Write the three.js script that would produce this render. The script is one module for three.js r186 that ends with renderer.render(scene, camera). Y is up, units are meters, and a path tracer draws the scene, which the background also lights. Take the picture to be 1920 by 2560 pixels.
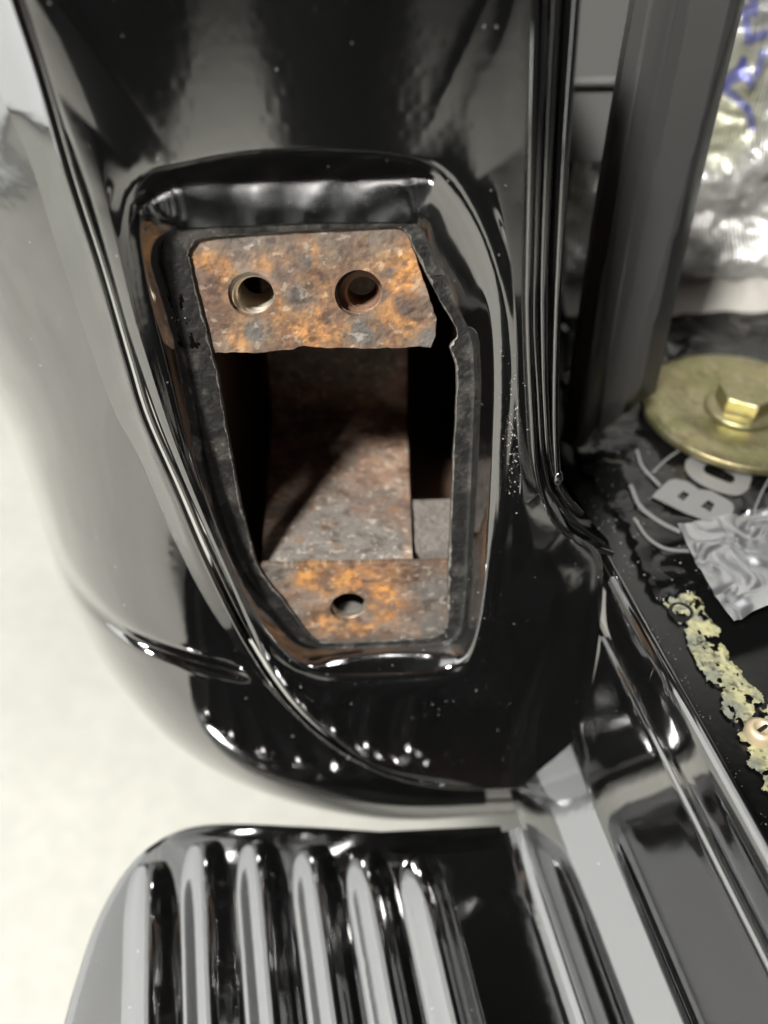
import * as THREE from 'three';
import { mergeGeometries, mergeVertices, toCreasedNormals } from 'three/addons/utils/BufferGeometryUtils.js';
import { MarchingCubes } from 'three/addons/objects/MarchingCubes.js';
import { RectAreaLightUniformsLib } from 'three/addons/lights/RectAreaLightUniformsLib.js';

// ------------------------------------------------------------------ camera, light, exposure
const scene = new THREE.Scene();
const FP = 2071, RAD = Math.PI / 180;                       // focal length in photo pixels (1920 x 2560)
const PITCH = 39 * RAD, YAW = 3.5 * RAD;
const camera = new THREE.PerspectiveCamera(2 * Math.atan(1280 / FP) / RAD, 0.75, 0.005, 40);
const CAM = new THREE.Vector3(0, 0.6, 0.12);
const FWD = new THREE.Vector3(Math.cos(PITCH) * Math.sin(YAW), -Math.sin(PITCH), -Math.cos(PITCH) * Math.cos(YAW));
const RIGHT = new THREE.Vector3(Math.cos(YAW), 0, Math.sin(YAW));
const UPV = new THREE.Vector3().crossVectors(RIGHT, FWD);
camera.position.copy(CAM); camera.up.set(0, 1, 0); camera.lookAt(CAM.clone().add(FWD));
camera.focus = 0.178; camera.userData.fStop = 8;
scene.background = new THREE.Color().setRGB(0.06, 0.06, 0.06);
const renderer = new THREE.WebGLRenderer({ antialias: true });
renderer.toneMapping = THREE.LinearToneMapping; renderer.toneMappingExposure = 1;
renderer.shadowMap.enabled = true;
RectAreaLightUniformsLib.init();
function panelLamp(label, pos, target, w, h, power, tint) {
  const g = new THREE.Group(); g.name = numbered('work_light'); g.position.copy(pos); g.lookAt(target); scene.add(g);
  g.userData = { label, category: 'lamp', group: undefined };
  const body = new THREE.Mesh(new THREE.BoxGeometry(w + 0.04, h + 0.04, 0.04), new THREE.MeshStandardMaterial({ color: 0x303234, roughness: 0.5 }));
  body.name = 'housing'; body.position.z = -0.03; g.add(body);
  const e = new THREE.Mesh(new THREE.BoxGeometry(w, h, 0.008), new THREE.MeshStandardMaterial({ color: 0xffffff, emissive: new THREE.Color(...tint), emissiveIntensity: power }));
  e.name = 'diffuser'; g.add(e);
  const l = new THREE.RectAreaLight(new THREE.Color(...tint), power, w, h); l.name = 'light';
  l.position.z = 0.012; l.rotation.y = Math.PI; g.add(l);   // shines along the group's +z
  return g;
}
const taken = new Map();
function numbered(n) { const k = taken.get(n) ?? 0; taken.set(n, k + 1); return k ? n + '_' + String(k).padStart(3, '0') : n; }
const LAMPS = [
  ['small bright square lamp hanging above and behind the car', [-1.1, 2.5, 1.6], [0, 0.45, 0], 0.3, 0.3, 345, [1, 0.98, 0.94]],
  ['tall frosted white light panel standing on the floor to the left', [-2.2, 1.33, -0.7], [0, 1.33, -0.7], 4.2, 2.6, 0.72, [0.97, 1, 0.98]],
  ['wide dim ceiling light panel above the left side of the car', [-1.7, 2.75, -1.0], [-1.7, 0, -1.0], 2.4, 3.4, 0.3, [1, 1, 0.98]],
];
for (const [l, p, t, w, h, e, c] of LAMPS) panelLamp(l, new THREE.Vector3(...p), new THREE.Vector3(...t), w, h, e, c);

// ------------------------------------------------------------------ helpers
const V = (x, y, z) => new THREE.Vector3(x, y, z);
const ray = (x, y) => FWD.clone().addScaledVector(RIGHT, (x - 960) / FP).addScaledVector(UPV, (1280 - y) / FP);   // length 1 along the lens axis
const atDepth = (x, y, d) => CAM.clone().addScaledVector(ray(x, y), d);
function onPlane(x, y, p, n) { const r = ray(x, y); return CAM.clone().addScaledVector(r, p.clone().sub(CAM).dot(n) / r.dot(n)); }
const MM = 0.001, K = 0.76;
const PN = V(0, Math.sin(4.5 * RAD), Math.cos(4.5 * RAD));            // the pillar's face looks back along the car and a little up
const PO = atDepth(770, 735, 0.16);
const PU = V(1, 0, 0), PV = new THREE.Vector3().crossVectors(PN, PU);
const pil = (x, y, d = 0) => onPlane(x, y, PO.clone().addScaledVector(PN, d * K * MM), PN);
const puv = (p) => { const q = p.clone().sub(PO); return [q.dot(PU), q.dot(PV)]; };
const fromPuv = (u, v, d) => PO.clone().addScaledVector(PU, u).addScaledVector(PV, v).addScaledVector(PN, d * K * MM);
// the car's long axis: rising 3.9 degrees towards the front, 8 degrees off the pillar's normal
const CD = (() => { const h = -8.1 * RAD, e = 3.9 * RAD; return V(Math.sin(h) * Math.cos(e), Math.sin(e), -Math.cos(h) * Math.cos(e)); })();   // to the front
const CL = V(-CD.z, 0, CD.x).normalize();                                 // across, to the inside
const CN = new THREE.Vector3().crossVectors(CL, CD).normalize();        // up off the sill
let seed = 7;
const rnd = () => { seed = (seed * 1664525 + 1013904223) >>> 0; return seed / 4294967296; };
const lerp = (a, b, t) => a + (b - a) * t;
const sstep = (a, b, x) => { const t = Math.min(1, Math.max(0, (x - a) / (b - a))); return t * t * (3 - 2 * t); };
// value noise
function hash(x, y, s) { let h = (x * 374761393 + y * 668265263 + s * 1274126177) | 0; h = Math.imul(h ^ (h >>> 13), 1274126177); return ((h ^ (h >>> 16)) >>> 0) / 4294967296; }
function vn(x, y, s = 0) { const xi = Math.floor(x), yi = Math.floor(y); let fx = x - xi, fy = y - yi; fx = fx * fx * (3 - 2 * fx); fy = fy * fy * (3 - 2 * fy);
  return lerp(lerp(hash(xi, yi, s), hash(xi + 1, yi, s), fx), lerp(hash(xi, yi + 1, s), hash(xi + 1, yi + 1, s), fx), fy); }
function fbm(x, y, o = 5, s = 0) { let a = 0.5, r = 0, n = 0; for (let i = 0; i < o; i++) { r += a * vn(x, y, s + i); n += a; x *= 2.03; y *= 2.03; a *= 0.5; } return r / n; }
function catClosed(pts, per) { const n = pts.length, out = []; for (let i = 0; i < n; i++) { const a = pts[(i + n - 1) % n], b = pts[i], c = pts[(i + 1) % n], d = pts[(i + 2) % n];
  for (let k = 0; k < per; k++) out.push(cat2(a, b, c, d, k / per)); } return out; }
function cat2(a, b, c, d, t) { const r = []; for (let j = 0; j < b.length; j++) { const m = 0.42; const v0 = (c[j] - a[j]) * m, v1 = (d[j] - b[j]) * m, t2 = t * t, t3 = t2 * t;
  r.push((2 * b[j] - 2 * c[j] + v0 + v1) * t3 + (-3 * b[j] + 3 * c[j] - 2 * v0 - v1) * t2 + v0 * t + b[j]); } return r; }
function catOpen(pts, per) { const n = pts.length, out = []; for (let i = 0; i < n - 1; i++) { const a = pts[Math.max(0, i - 1)], b = pts[i], c = pts[i + 1], d = pts[Math.min(n - 1, i + 2)];
  for (let k = 0; k < per; k++) out.push(cat2(a, b, c, d, k / per)); } out.push(pts[n - 1].slice()); return out; }
const arr = (v) => [v.x, v.y, v.z], vec = (a) => V(a[0], a[1], a[2]);
// a sheet from rows of Vector3; uv by function or from the pillar's plane
function sheet(rows, { closed = false, uv = puv, flip = false, drop } = {}) {
  const nr = rows.length, nc = rows[0].length, P = [], T = [], I = [];
  for (const r of rows) for (const p of r) { P.push(p.x, p.y, p.z); const q = uv(p); T.push(q[0], q[1]); }
  for (let i = 0; i < nr - 1; i++) for (let j = 0; j < (closed ? nc : nc - 1); j++) {
    const a = i * nc + j, b = i * nc + (j + 1) % nc, c = a + nc, d = b + nc;
    if (drop && drop(rows[i][j])) continue;
    if (flip) I.push(a, c, b, b, c, d); else I.push(a, b, c, b, d, c);
  }
  const g = new THREE.BufferGeometry();
  g.setAttribute('position', new THREE.Float32BufferAttribute(P, 3)); g.setAttribute('uv', new THREE.Float32BufferAttribute(T, 2)); g.setIndex(I);
  g.computeVertexNormals(); return g;
}
function add(name, geo, mat, parent, label) { const m = new THREE.Mesh(geo, mat); m.name = parent === scene ? numbered(name) : name; m.castShadow = m.receiveShadow = true; if (label) m.userData.label = label; parent.add(m); return m; }
function thing(name, label, category, pos = V(0, 0, 0), group) { const g = new THREE.Group(); g.name = numbered(name); g.position.copy(pos); g.userData = { label, category }; if (group) g.userData.group = group; scene.add(g); return g; }
function tag(o, label, category, group) { Object.assign(o.userData, { label, category }); if (group) o.userData.group = group; return o; }
function tube(pts, r, per = 8, seg = 10) { return new THREE.TubeGeometry(new THREE.CatmullRomCurve3(pts), pts.length * per, r, seg, false); }
function tex(n, m, f, srgb = true, rep) { const d = new Uint8Array(n * m * 4); for (let j = 0; j < m; j++) for (let i = 0; i < n; i++) { const c = f(i / n, j / m); const o = (j * n + i) * 4; d[o] = c[0] * 255; d[o + 1] = c[1] * 255; d[o + 2] = c[2] * 255; d[o + 3] = 255; }
  const t = new THREE.DataTexture(d, n, m); t.magFilter = THREE.LinearFilter; t.minFilter = THREE.LinearFilter; t.wrapS = t.wrapT = THREE.RepeatWrapping; if (srgb) t.colorSpace = THREE.SRGBColorSpace; if (rep) t.repeat.set(rep, rep); t.needsUpdate = true; return t; }
const mix3 = (a, b, t) => [lerp(a[0], b[0], t), lerp(a[1], b[1], t), lerp(a[2], b[2], t)];
const clamp = (x, a = 0, b = 1) => Math.min(b, Math.max(a, x));

// ------------------------------------------------------------------ materials
const SPK = 0.16;                                                       // metres covered by the dust map
const dusty = (() => { const n = 1024, a = new Float32Array(n * n); for (let k = 0; k < 900; k++) { const x = rnd() * n, y = rnd() * n, r = 0.5 + 1.3 * rnd() ** 4, s = 0.25 + 0.6 * rnd();
  for (let j = -3; j <= 3; j++) for (let i = -3; i <= 3; i++) { const d = Math.hypot(i + Math.floor(x) - x, j + Math.floor(y) - y); const v = s * clamp(1.3 * r - d); const o = ((Math.floor(y) + j + n) % n) * n + (Math.floor(x) + i + n) % n; a[o] = Math.max(a[o], v); } } return { n, a }; })();
const dustMap = tex(1024, 1024, (u, v) => { const s = dusty.a[Math.floor(v * 1024) * 1024 + Math.floor(u * 1024)]; const c = 0.045 + 0.62 * s; return [c, c, c * 0.98]; }, true, 1 / SPK);
const peel = tex(512, 512, (u, v) => { const a = 64, w = (x) => ((x % a) + a) % a; const f = (x, y) => { const xi = Math.floor(x), yi = Math.floor(y), fx = x - xi, fy = y - yi, h = (p, q) => hash(w(p), w(q), 3); return lerp(lerp(h(xi, yi), h(xi + 1, yi), fx * fx * (3 - 2 * fx)), lerp(h(xi, yi + 1), h(xi + 1, yi + 1), fx * fx * (3 - 2 * fx)), fy * fy * (3 - 2 * fy)); }; const g = f(u * 64, v * 64); return [g, g, g]; }, false, 1 / 0.09);
const paint = new THREE.MeshPhysicalMaterial({ color: 0xffffff, map: dustMap, roughness: 0.07, ior: 2.3, clearcoat: 1, clearcoatRoughness: 0.05, bumpMap: peel, bumpScale: 0.000008 });
const paintPlain = new THREE.MeshPhysicalMaterial({ color: 0x050505, roughness: 0.07, ior: 2.3, clearcoat: 1, clearcoatRoughness: 0.05 });
const dark = new THREE.MeshStandardMaterial({ color: 0x0a0a0a, roughness: 0.7 });
const dullMap = tex(512, 512, (u, v) => { const f = fbm(u * 14, v * 14, 5, 11), g = fbm(u * 70, v * 70, 3, 31); let c = 0.07 + 0.13 * sstep(0.4, 0.7, f) + 0.14 * sstep(0.62, 0.74, g) * f; return [c * 1.04, c, c * 0.94]; }, true, 1 / 0.06);
const dullBump = tex(512, 512, (u, v) => { const f = fbm(u * 40, v * 40, 4, 21); return [f, f, f]; }, false, 1 / 0.06);
const dull = new THREE.MeshPhysicalMaterial({ map: dullMap, roughness: 0.5, bumpMap: dullBump, bumpScale: 0.0004, ior: 1.6 });
// rust: colour depends on where the bare metal was worn, placed in the pillar's plane
function rustColor(x, y, orange, grey) {                                       // x, y in mm
  const f = fbm(x * 0.12, y * 0.14, 4, 41), g = fbm(x * 0.2 + 9, y * 0.26, 5, 51), h = fbm(x * 0.7, y * 0.7, 4, 61), q = fbm(x * 0.25, y * 0.2, 4, 77);
  let c = mix3([0.36, 0.31, 0.275], [0.55, 0.46, 0.39], sstep(0.3, 0.7, f));
  c = mix3(c, [0.44, 0.31, 0.235], 0.6 * sstep(0.42, 0.62, q));
  c = mix3(c, [0.66, 0.43, 0.24], clamp(orange * sstep(0.3, 0.5, g)));
  c = mix3(c, [0.82, 0.55, 0.24], clamp(orange * 0.9 * sstep(0.46, 0.62, g) * sstep(0.35, 0.6, h)));
  c = mix3(c, [0.40, 0.375, 0.35], clamp(grey * 1.3 * sstep(0.25, 0.45, fbm(x * 0.3, y * 0.3, 4, 71)) + Math.max(0, grey - 0.6) * 2));
  c = mix3(c, [0.20, 0.15, 0.12], 0.4 * sstep(0.58, 0.76, fbm(x * 0.3, y * 0.4, 4, 99)));
  c = mix3(c, [0.70, 0.65, 0.58], 0.45 * sstep(0.66, 0.76, fbm(x * 0.6 + 40, y * 0.8, 3, 109)));
  const k = 0.86 + 0.28 * h, l = (c[0] + c[1] + c[2]) / 3; return c.map((v) => clamp(lerp(v, l, 0.22) * k));
}
const rustBump = tex(768, 768, (u, v) => { const f = 0.65 * fbm(u * 26, v * 26, 4, 81) + 0.35 * fbm(u * 110, v * 110, 3, 95); return [f, f, f]; }, false);
const steel = new THREE.MeshStandardMaterial({ color: 0xcabfae, metalness: 0.85, roughness: 0.4 });

// ------------------------------------------------------------------ ground
const floorMap = tex(1024, 1024, (u, v) => { const f = fbm(u * 9, v * 9, 6, 5), g = fbm(u * 160, v * 160, 3, 15); const c = 0.68 + 0.07 * (f - 0.5) + 0.05 * (g - 0.5); return [c, c * 0.993, c * 0.95]; });
const ground = add('ground', new THREE.PlaneGeometry(14, 14).rotateX(-Math.PI / 2), new THREE.MeshStandardMaterial({ map: floorMap, roughness: 0.75 }), scene);
floorMap.repeat.set(9, 9);
Object.assign(ground.userData, { kind: 'structure', label: 'pale painted concrete garage floor under the car' });

// ------------------------------------------------------------------ the car
const car = thing('car', 'glossy black car body with an empty rusty door hinge pocket', 'car');
const pillar = new THREE.Group(); pillar.name = 'hinge_pillar'; car.add(pillar);

// contours of the pocket, in photo pixels on the pillar's plane: [opening, pocket floor rim, lip, face outline]
const SP = [
  [474, 640, 405, 640, 335, 640, 262, 640],
  [490, 605, 415, 592, 332, 535, 222, 505],
  [505, 598, 440, 577, 366, 478, 150, 280],
  [520, 595, 470, 571, 402, 455, 62, 0],
  [540, 592, 510, 568, 450, 434, -60, -350],
  [700, 580, 690, 560, 640, 408, 500, -350],
  [860, 572, 850, 555, 830, 403, 850, -350],
  [985, 566, 1030, 555, 1030, 418, 1330, -350],
  [1000, 570, 1045, 563, 1075, 442, 1330, 0],
  [1010, 575, 1054, 572, 1104, 470, 1330, 250],
  [1022, 595, 1064, 592, 1135, 515, 1330, 450],
  [1052, 660, 1112, 680, 1185, 595, 1330, 600],
  [1096, 745, 1146, 770, 1217, 700, 1330, 710],
  [1142, 828, 1176, 830, 1233, 785, 1330, 800],
  [1124, 868, 1182, 880, 1238, 860, 1331, 880],
  [1141, 930, 1187, 950, 1242, 950, 1332, 960],
  [1132, 1150, 1180, 1150, 1236, 1150, 1342, 1120],
  [1122, 1370, 1170, 1370, 1225, 1350, 1372, 1220],
  [1120, 1450, 1166, 1460, 1218, 1450, 1425, 1325],
  [1118, 1520, 1160, 1530, 1208, 1530, 1505, 1400],
  [1112, 1566, 1150, 1582, 1192, 1610, 1490, 1650],
  [1088, 1588, 1126, 1606, 1165, 1666, 1440, 1840],
  [1030, 1596, 1070, 1614, 1100, 1686, 1320, 1957],
  [950, 1600, 950, 1619, 950, 1693, 1110, 1962],
  [850, 1604, 830, 1622, 815, 1693, 930, 1920],
  [785, 1596, 752, 1610, 718, 1672, 765, 1790],
  [715, 1505, 680, 1520, 640, 1580, 660, 1650],
  [645, 1408, 605, 1420, 570, 1445, 568, 1450],
  [598, 1230, 535, 1220, 468, 1185, 462, 1215],
  [566, 1060, 500, 1050, 425, 1030, 400, 1070],
  [545, 930, 472, 910, 390, 895, 350, 930],
  [525, 855, 450, 820, 364, 800, 310, 810],
  [492, 720, 425, 725, 345, 715, 285, 720],
];
// left of the pocket the face is only a narrow rim: keep the lip inside the outline
for (const s of SP) if (s[4] < 720 && s[5] > 600) s[4] += 18;
const PER = 16;
const cont = [0, 1, 2, 3].map((k) => catClosed(SP.map((s) => [s[2 * k], s[2 * k + 1]]), PER));
const NS = cont[0].length;
for (const k of [1, 2]) for (let it = 0; it < (k === 2 ? 220 : 60); it++) { const o = cont[k].map((p) => p.slice()); for (let i = 0; i < NS; i++) for (const j of [0, 1]) cont[k][i][j] = 0.5 * o[i][j] + 0.25 * (o[(i + 1) % NS][j] + o[(i + NS - 1) % NS][j]); }
const wob = (i, s) => (fbm(i * 0.22, s, 3, 200) - 0.5) * 4.5;                  // the torn edge of the opening
for (let i = 0; i < NS; i++) { const w = wob(i, 0); cont[0][i][0] += w; cont[0][i][1] += 0.6 * wob(i, 9); cont[1][i][0] += 0.35 * wob(i * 0.6, 21); }
const blend = (a, b, t, i) => [lerp(cont[a][i][0], cont[b][i][0], t), lerp(cont[a][i][1], cont[b][i][1], t)];
function edgeDepth(i) { const [x, y] = cont[3][i]; const base = lerp(-2.5, -1, sstep(1000, 1300, x)); const low = sstep(1080, 1480, y) * sstep(1080, 1420, x); return lerp(lerp(4.5, base, clamp((y + 300) / 800)), 3, low); }
const gap = (i) => Math.hypot(cont[2][i][0] - cont[3][i][0], cont[2][i][1] - cont[3][i][1]);
const RINGS = [
  (i) => [blend(0, 1, 0, i), -13.2], (i) => [blend(0, 1, 0.02, i), -11.9], (i) => [blend(0, 1, 0.8, i), -11.6],
  (i) => [blend(0, 1, 1, i), -11], (i) => [blend(1, 2, 0.3, i), -7.8], (i) => [blend(1, 2, 0.7, i), -4], (i) => [blend(1, 2, 1, i), -1.8],
  (i) => [blend(2, 3, Math.min(0.4, 34 / gap(i)), i), -0.65], (i) => [blend(2, 3, Math.min(0.6, 78 / gap(i)), i), -0.15], (i) => [blend(2, 3, 0.6, i), 0.2 + 0.45 * Math.max(0, edgeDepth(i))], (i) => [blend(2, 3, 0.9, i), 0.2 + (edgeDepth(i) > 0 ? 0.85 : 0.35) * edgeDepth(i)], (i) => [blend(2, 3, 1, i), edgeDepth(i)],
];
function ringRows(from, to, sub) {
  const spokes = []; for (let i = 0; i < NS; i++) { const pts = RINGS.map((r) => { const [q, d] = r(i); return arr(pil(q[0], q[1], d)); }).slice(from, to + 1); spokes.push(catOpen(pts, sub).map(vec)); }
  return spokes[0].map((_, k) => spokes.map((s) => s[k]));
}
{ const rows = ringRows(0, 3, 6); const bareMat = new THREE.MeshStandardMaterial({ map: tex(256, 256, (u, v) => { const f = fbm(u * 30, v * 30, 4, 141), g = fbm(u * 9, v * 9, 3, 151); const c = 0.2 + 0.36 * f + 0.1 * g; return [c * 1.04, c, c * 0.94]; }, true, 1 / 0.03), roughness: 0.55, metalness: 0.3, bumpMap: dullBump, bumpScale: 0.0003 });
  const w = []; for (const [k, f] of [[0, 0], [6, 0], [6, 1]]) w.push(rows[k].map((p, i) => f ? p.clone().lerp(rows[9][i], 0.06 + 0.75 * fbm(i * 0.3, 3, 4, 160) ** 2.6).addScaledVector(PN, 0.00012) : p.clone().addScaledVector(PN, k ? 0.00012 : 0)));
  add('worn_edge', sheet(w, { closed: true, flip: true }), bareMat, pillar, 'bare scraped metal edge of the pocket opening'); }
const toPx = (p) => { const q = p.clone().sub(CAM), z = q.dot(FWD); return [960 + FP * q.dot(RIGHT) / z, 1280 - FP * q.dot(UPV) / z]; };
const HOLES = [[457, 762, 6, 21], [470, 812, 5, 7], [490, 868, 14, 8], [482, 850, 5, 12]];
add('pocket_rim', sheet(ringRows(0, 3, 10), { closed: true, flip: true, drop: (p) => { const [x, y] = toPx(p); return HOLES.some(([a, b, w, h]) => ((x - a) / w) ** 2 + ((y - b) / h) ** 2 < 0.7 + 0.6 * vn(x * 0.2, y * 0.2, 4)); } }), dull, pillar, 'dull scuffed black rim around the open hinge pocket');
{ const rows = ringRows(3, RINGS.length - 1, 10), cut = 22; const satin = paint.clone(); satin.roughness = 0.09; satin.ior = 2.2; satin.clearcoat = 0.9; satin.clearcoatRoughness = 0.07;
  const whole = sheet(rows, { closed: true, flip: true }), N = whole.attributes.normal; const part = (r0, r1) => { const g = sheet(rows.slice(r0, r1 + 1), { closed: true, flip: true }); for (let i = 0; i < g.attributes.normal.count; i++) { const k = r0 * NS + i; g.attributes.normal.setXYZ(i, N.getX(k), N.getY(k), N.getZ(k)); } return g; };
  add('pocket_wall', part(0, cut), satin, pillar); add('face', part(cut, rows.length - 1), paint, pillar); }

// hinge plates
function shapeFromPx(pts, d) { return pts.map(([x, y]) => new THREE.Vector2(...puv(pil(x, y, d)))); }
const FRAME = new THREE.Matrix4().makeBasis(PU, PV, PN).setPosition(PO);
function plate(pts, holes, d, thick) {                                     // front face at depth d (scaled mm), holes [x, y, radius px]
  const s = new THREE.Shape(shapeFromPx(pts, d));
  for (const [x, y, r] of holes) { const c = puv(pil(x, y, d)), e = puv(pil(x + r, y, d)); const h = new THREE.Path(); h.absarc(c[0], c[1], Math.abs(e[0] - c[0]), 0, Math.PI * 2, true); s.holes.push(h); }
  const g = new THREE.ExtrudeGeometry(s, { depth: thick * MM - 0.0003, bevelEnabled: true, bevelThickness: 0.00015, bevelSize: 0.00015, bevelOffset: -0.00015, bevelSegments: 2, curveSegments: 40 });
  const T = g.attributes.position, U = g.attributes.uv; for (let i = 0; i < T.count; i++) U.setXY(i, T.getX(i), T.getY(i));
  g.translate(0, 0, d * K * MM - thick * MM); g.applyMatrix4(FRAME); return g;
}
function rough(poly, amp, s) { const out = []; for (let i = 0; i < poly.length; i++) { const a = poly[i], b = poly[(i + 1) % poly.length], n = Math.max(1, Math.round(Math.hypot(b[0] - a[0], b[1] - a[1]) / 14)); for (let k = 0; k < n; k++) { const x = lerp(a[0], b[0], k / n), y = lerp(a[1], b[1], k / n); out.push([x + amp * (vn(x * 0.06, y * 0.06, s) - 0.5), y + amp * (vn(x * 0.06 + 50, y * 0.06, s + 1) - 0.5)]); } } return out; }
const pxOf = (u, v, d) => { const p = fromPuv(u, v, d).sub(CAM), z = p.dot(FWD); return [960 + FP * p.dot(RIGHT) / z, 1280 - FP * p.dot(UPV) / z]; };
// worn patches are given on the plate in the pillar's plane, in millimetres from the plate's centre
const mmOf = (x, y, d) => puv(pil(x, y, d)).map((q) => q * 1000);
const bump = (x, y, c, r) => Math.exp(-((x - c[0]) ** 2 + (y - c[1]) ** 2) / (r * r));
function rustMat(d, orangeAt, greyAt, box, base = 0.15, gain = 1) {                  // box: [u0, v0, size] in metres
  const [u0, v0, w, h] = box;
  const t = tex(768, 768, (s, q) => { const x = (u0 + s * w) * 1000, y = (v0 + q * h) * 1000; let o = base, g = 0; for (const [c, r, a] of orangeAt) o += a * bump(x, y, c, r); for (const [c, r, a] of greyAt) g += a * bump(x, y, c, r); return rustColor(x, y, clamp(o), clamp(g, 0, 1)).map((q) => clamp(q * gain)); });
  t.repeat.set(1 / w, 1 / h); t.offset.set(-u0 / w, -v0 / h);
  const b = rustBump.clone(); b.repeat.set(1 / 0.1, 1 / 0.1); b.offset.set(0.5, 0.5); b.needsUpdate = true;
  return new THREE.MeshStandardMaterial({ map: t, roughness: 0.62, metalness: 0.15, bumpMap: b, bumpScale: 0.0006 });
}
const up = (x, y) => mmOf(x, y, -13);
const topPoly = rough([[470, 645], [484, 602], [540, 586], [700, 574], [860, 567], [988, 561], [1020, 576], [1045, 660], [1072, 740], [1092, 795], [1090, 840], [1080, 868], [900, 873], [760, 868], [690, 881], [535, 885], [512, 800], [488, 700]], 6, 400);
const H1 = [628, 738, 60], H2 = [897, 735, 62];
const topMat = rustMat(-13, [[up(520, 680), 5, 0.8], [up(740, 665), 7, 0.9], [up(620, 850), 7, 0.5], [up(800, 850), 8, 0.6], [up(980, 680), 6, 0.8], [up(1020, 800), 6, 0.5], [up(1000, 650), 4, 0.6], [up(760, 790), 5, 0.2]],
  [[up(640, 830), 3.2, 1], [up(905, 830), 3.6, 1], [up(740, 740), 3.8, 0.7], [up(600, 605), 6, 0.55], [up(800, 600), 7, 0.55], [up(950, 600), 5, 0.55], [up(1075, 845), 3, 0.9]], [...puv(pil(440, 920, -13)), 0.062, 0.036], 0.05);
add('upper_hinge_plate', plate(topPoly, [H1, H2], -12.6, 2.2), topMat, pillar, 'orange rusted steel plate with two threaded bolt holes');
const lowPoly = rough([[600, 1414], [700, 1412], [860, 1409], [1000, 1407], [1170, 1404], [1170, 1640], [740, 1640], [640, 1500]], 4, 500);
const H3 = [872, 1520, 48];
const lp = (x, y) => mmOf(x, y, -12.6);
const lowMat = rustMat(-12.6, [[lp(760, 1440), 5, 0.9], [lp(880, 1450), 6, 1], [lp(960, 1460), 5, 1], [lp(980, 1530), 5, 0.9], [lp(800, 1560), 4, 0.7], [lp(900, 1580), 5, 0.7]], [[lp(680, 1440), 3.5, 1], [lp(730, 1540), 3, 1], [lp(1090, 1480), 6, 1], [lp(1080, 1570), 5, 1], [lp(900, 1625), 3.5, 1], [lp(780, 1620), 4, 1], [lp(1000, 1620), 4, 1]], [...puv(pil(560, 1660, -12.6)), 0.062, 0.04], 0.05);
add('lower_hinge_plate', plate(lowPoly, [H3], -12.6, 1.6), lowMat, pillar, 'orange rusted steel plate with one bolt hole');
// threaded bores behind the plates
const rustySteel = new THREE.MeshStandardMaterial({ color: 0x8d6f5c, metalness: 0.5, roughness: 0.5, bumpMap: dullBump, bumpScale: 0.0002 });
function bore(px, py, r, d0, len, thread, name, wall = 1.5, m = steel) {
  const c = puv(pil(px, py, d0)), R = Math.abs(puv(pil(px + r, py, d0))[0] - c[0]); const rows = [];
  const nT = 72, nZ = Math.round(len / 1.7 * 18);
  const at = (a, rr, z) => V(c[0] + rr * Math.cos(a), c[1] + rr * Math.sin(a), z).applyMatrix4(FRAME);
  const z0 = d0 * K * MM;
  rows.push(Array.from({ length: nT + 1 }, (_, j) => at(j / nT * 6.28319, R + wall * MM, z0 - len * MM)));
  rows.push(Array.from({ length: nT + 1 }, (_, j) => at(j / nT * 6.28319, R + wall * MM, z0 - 0.0001)));
  rows.push(Array.from({ length: nT + 1 }, (_, j) => at(j / nT * 6.28319, R + wall * 0.9 * MM, z0)));
  rows.push(Array.from({ length: nT + 1 }, (_, j) => at(j / nT * 6.28319, R + 0.0001, z0)));
  for (let i = 0; i <= nZ; i++) { const z = i / nZ * len; rows.push(Array.from({ length: nT + 1 }, (_, j) => { const ph = z / 2 + j / nT; const tri = Math.abs(((ph % 1) + 1) % 1 - 0.5) * 2; return at(j / nT * 6.28319, R - thread * MM * tri * Math.min(1, z / 0.8), z0 - z * MM); })); }
  return add(name, sheet(rows), m, pillar);
}
bore(637, 743, 56, -15.7, 14, 0.85, 'threaded_bore');
bore(907, 735, 44, -19.5, 9, 0.5, 'threaded_bore', 1.4, rustySteel);
  bore(900, 737, 63, -15.7, 2.6, 0.0, 'counterbore', 0.8, rustySteel);
bore(872, 1512, 42, -16.4, 2.2, 0.25, 'spacer_bore', 1.2);
{ const g = new THREE.CylinderGeometry(0.005, 0.005, 0.001, 32).rotateX(Math.PI / 2 - 0.5); g.applyMatrix4(new THREE.Matrix4().makeTranslation(...puv(pil(876, 1548, -20)), -20 * K * MM)); g.applyMatrix4(FRAME); add('nut_plate', g, new THREE.MeshStandardMaterial({ color: 0x8d8a86, roughness: 0.6, metalness: 0.3, bumpMap: dullBump, bumpScale: 0.0003 }), pillar); }
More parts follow.
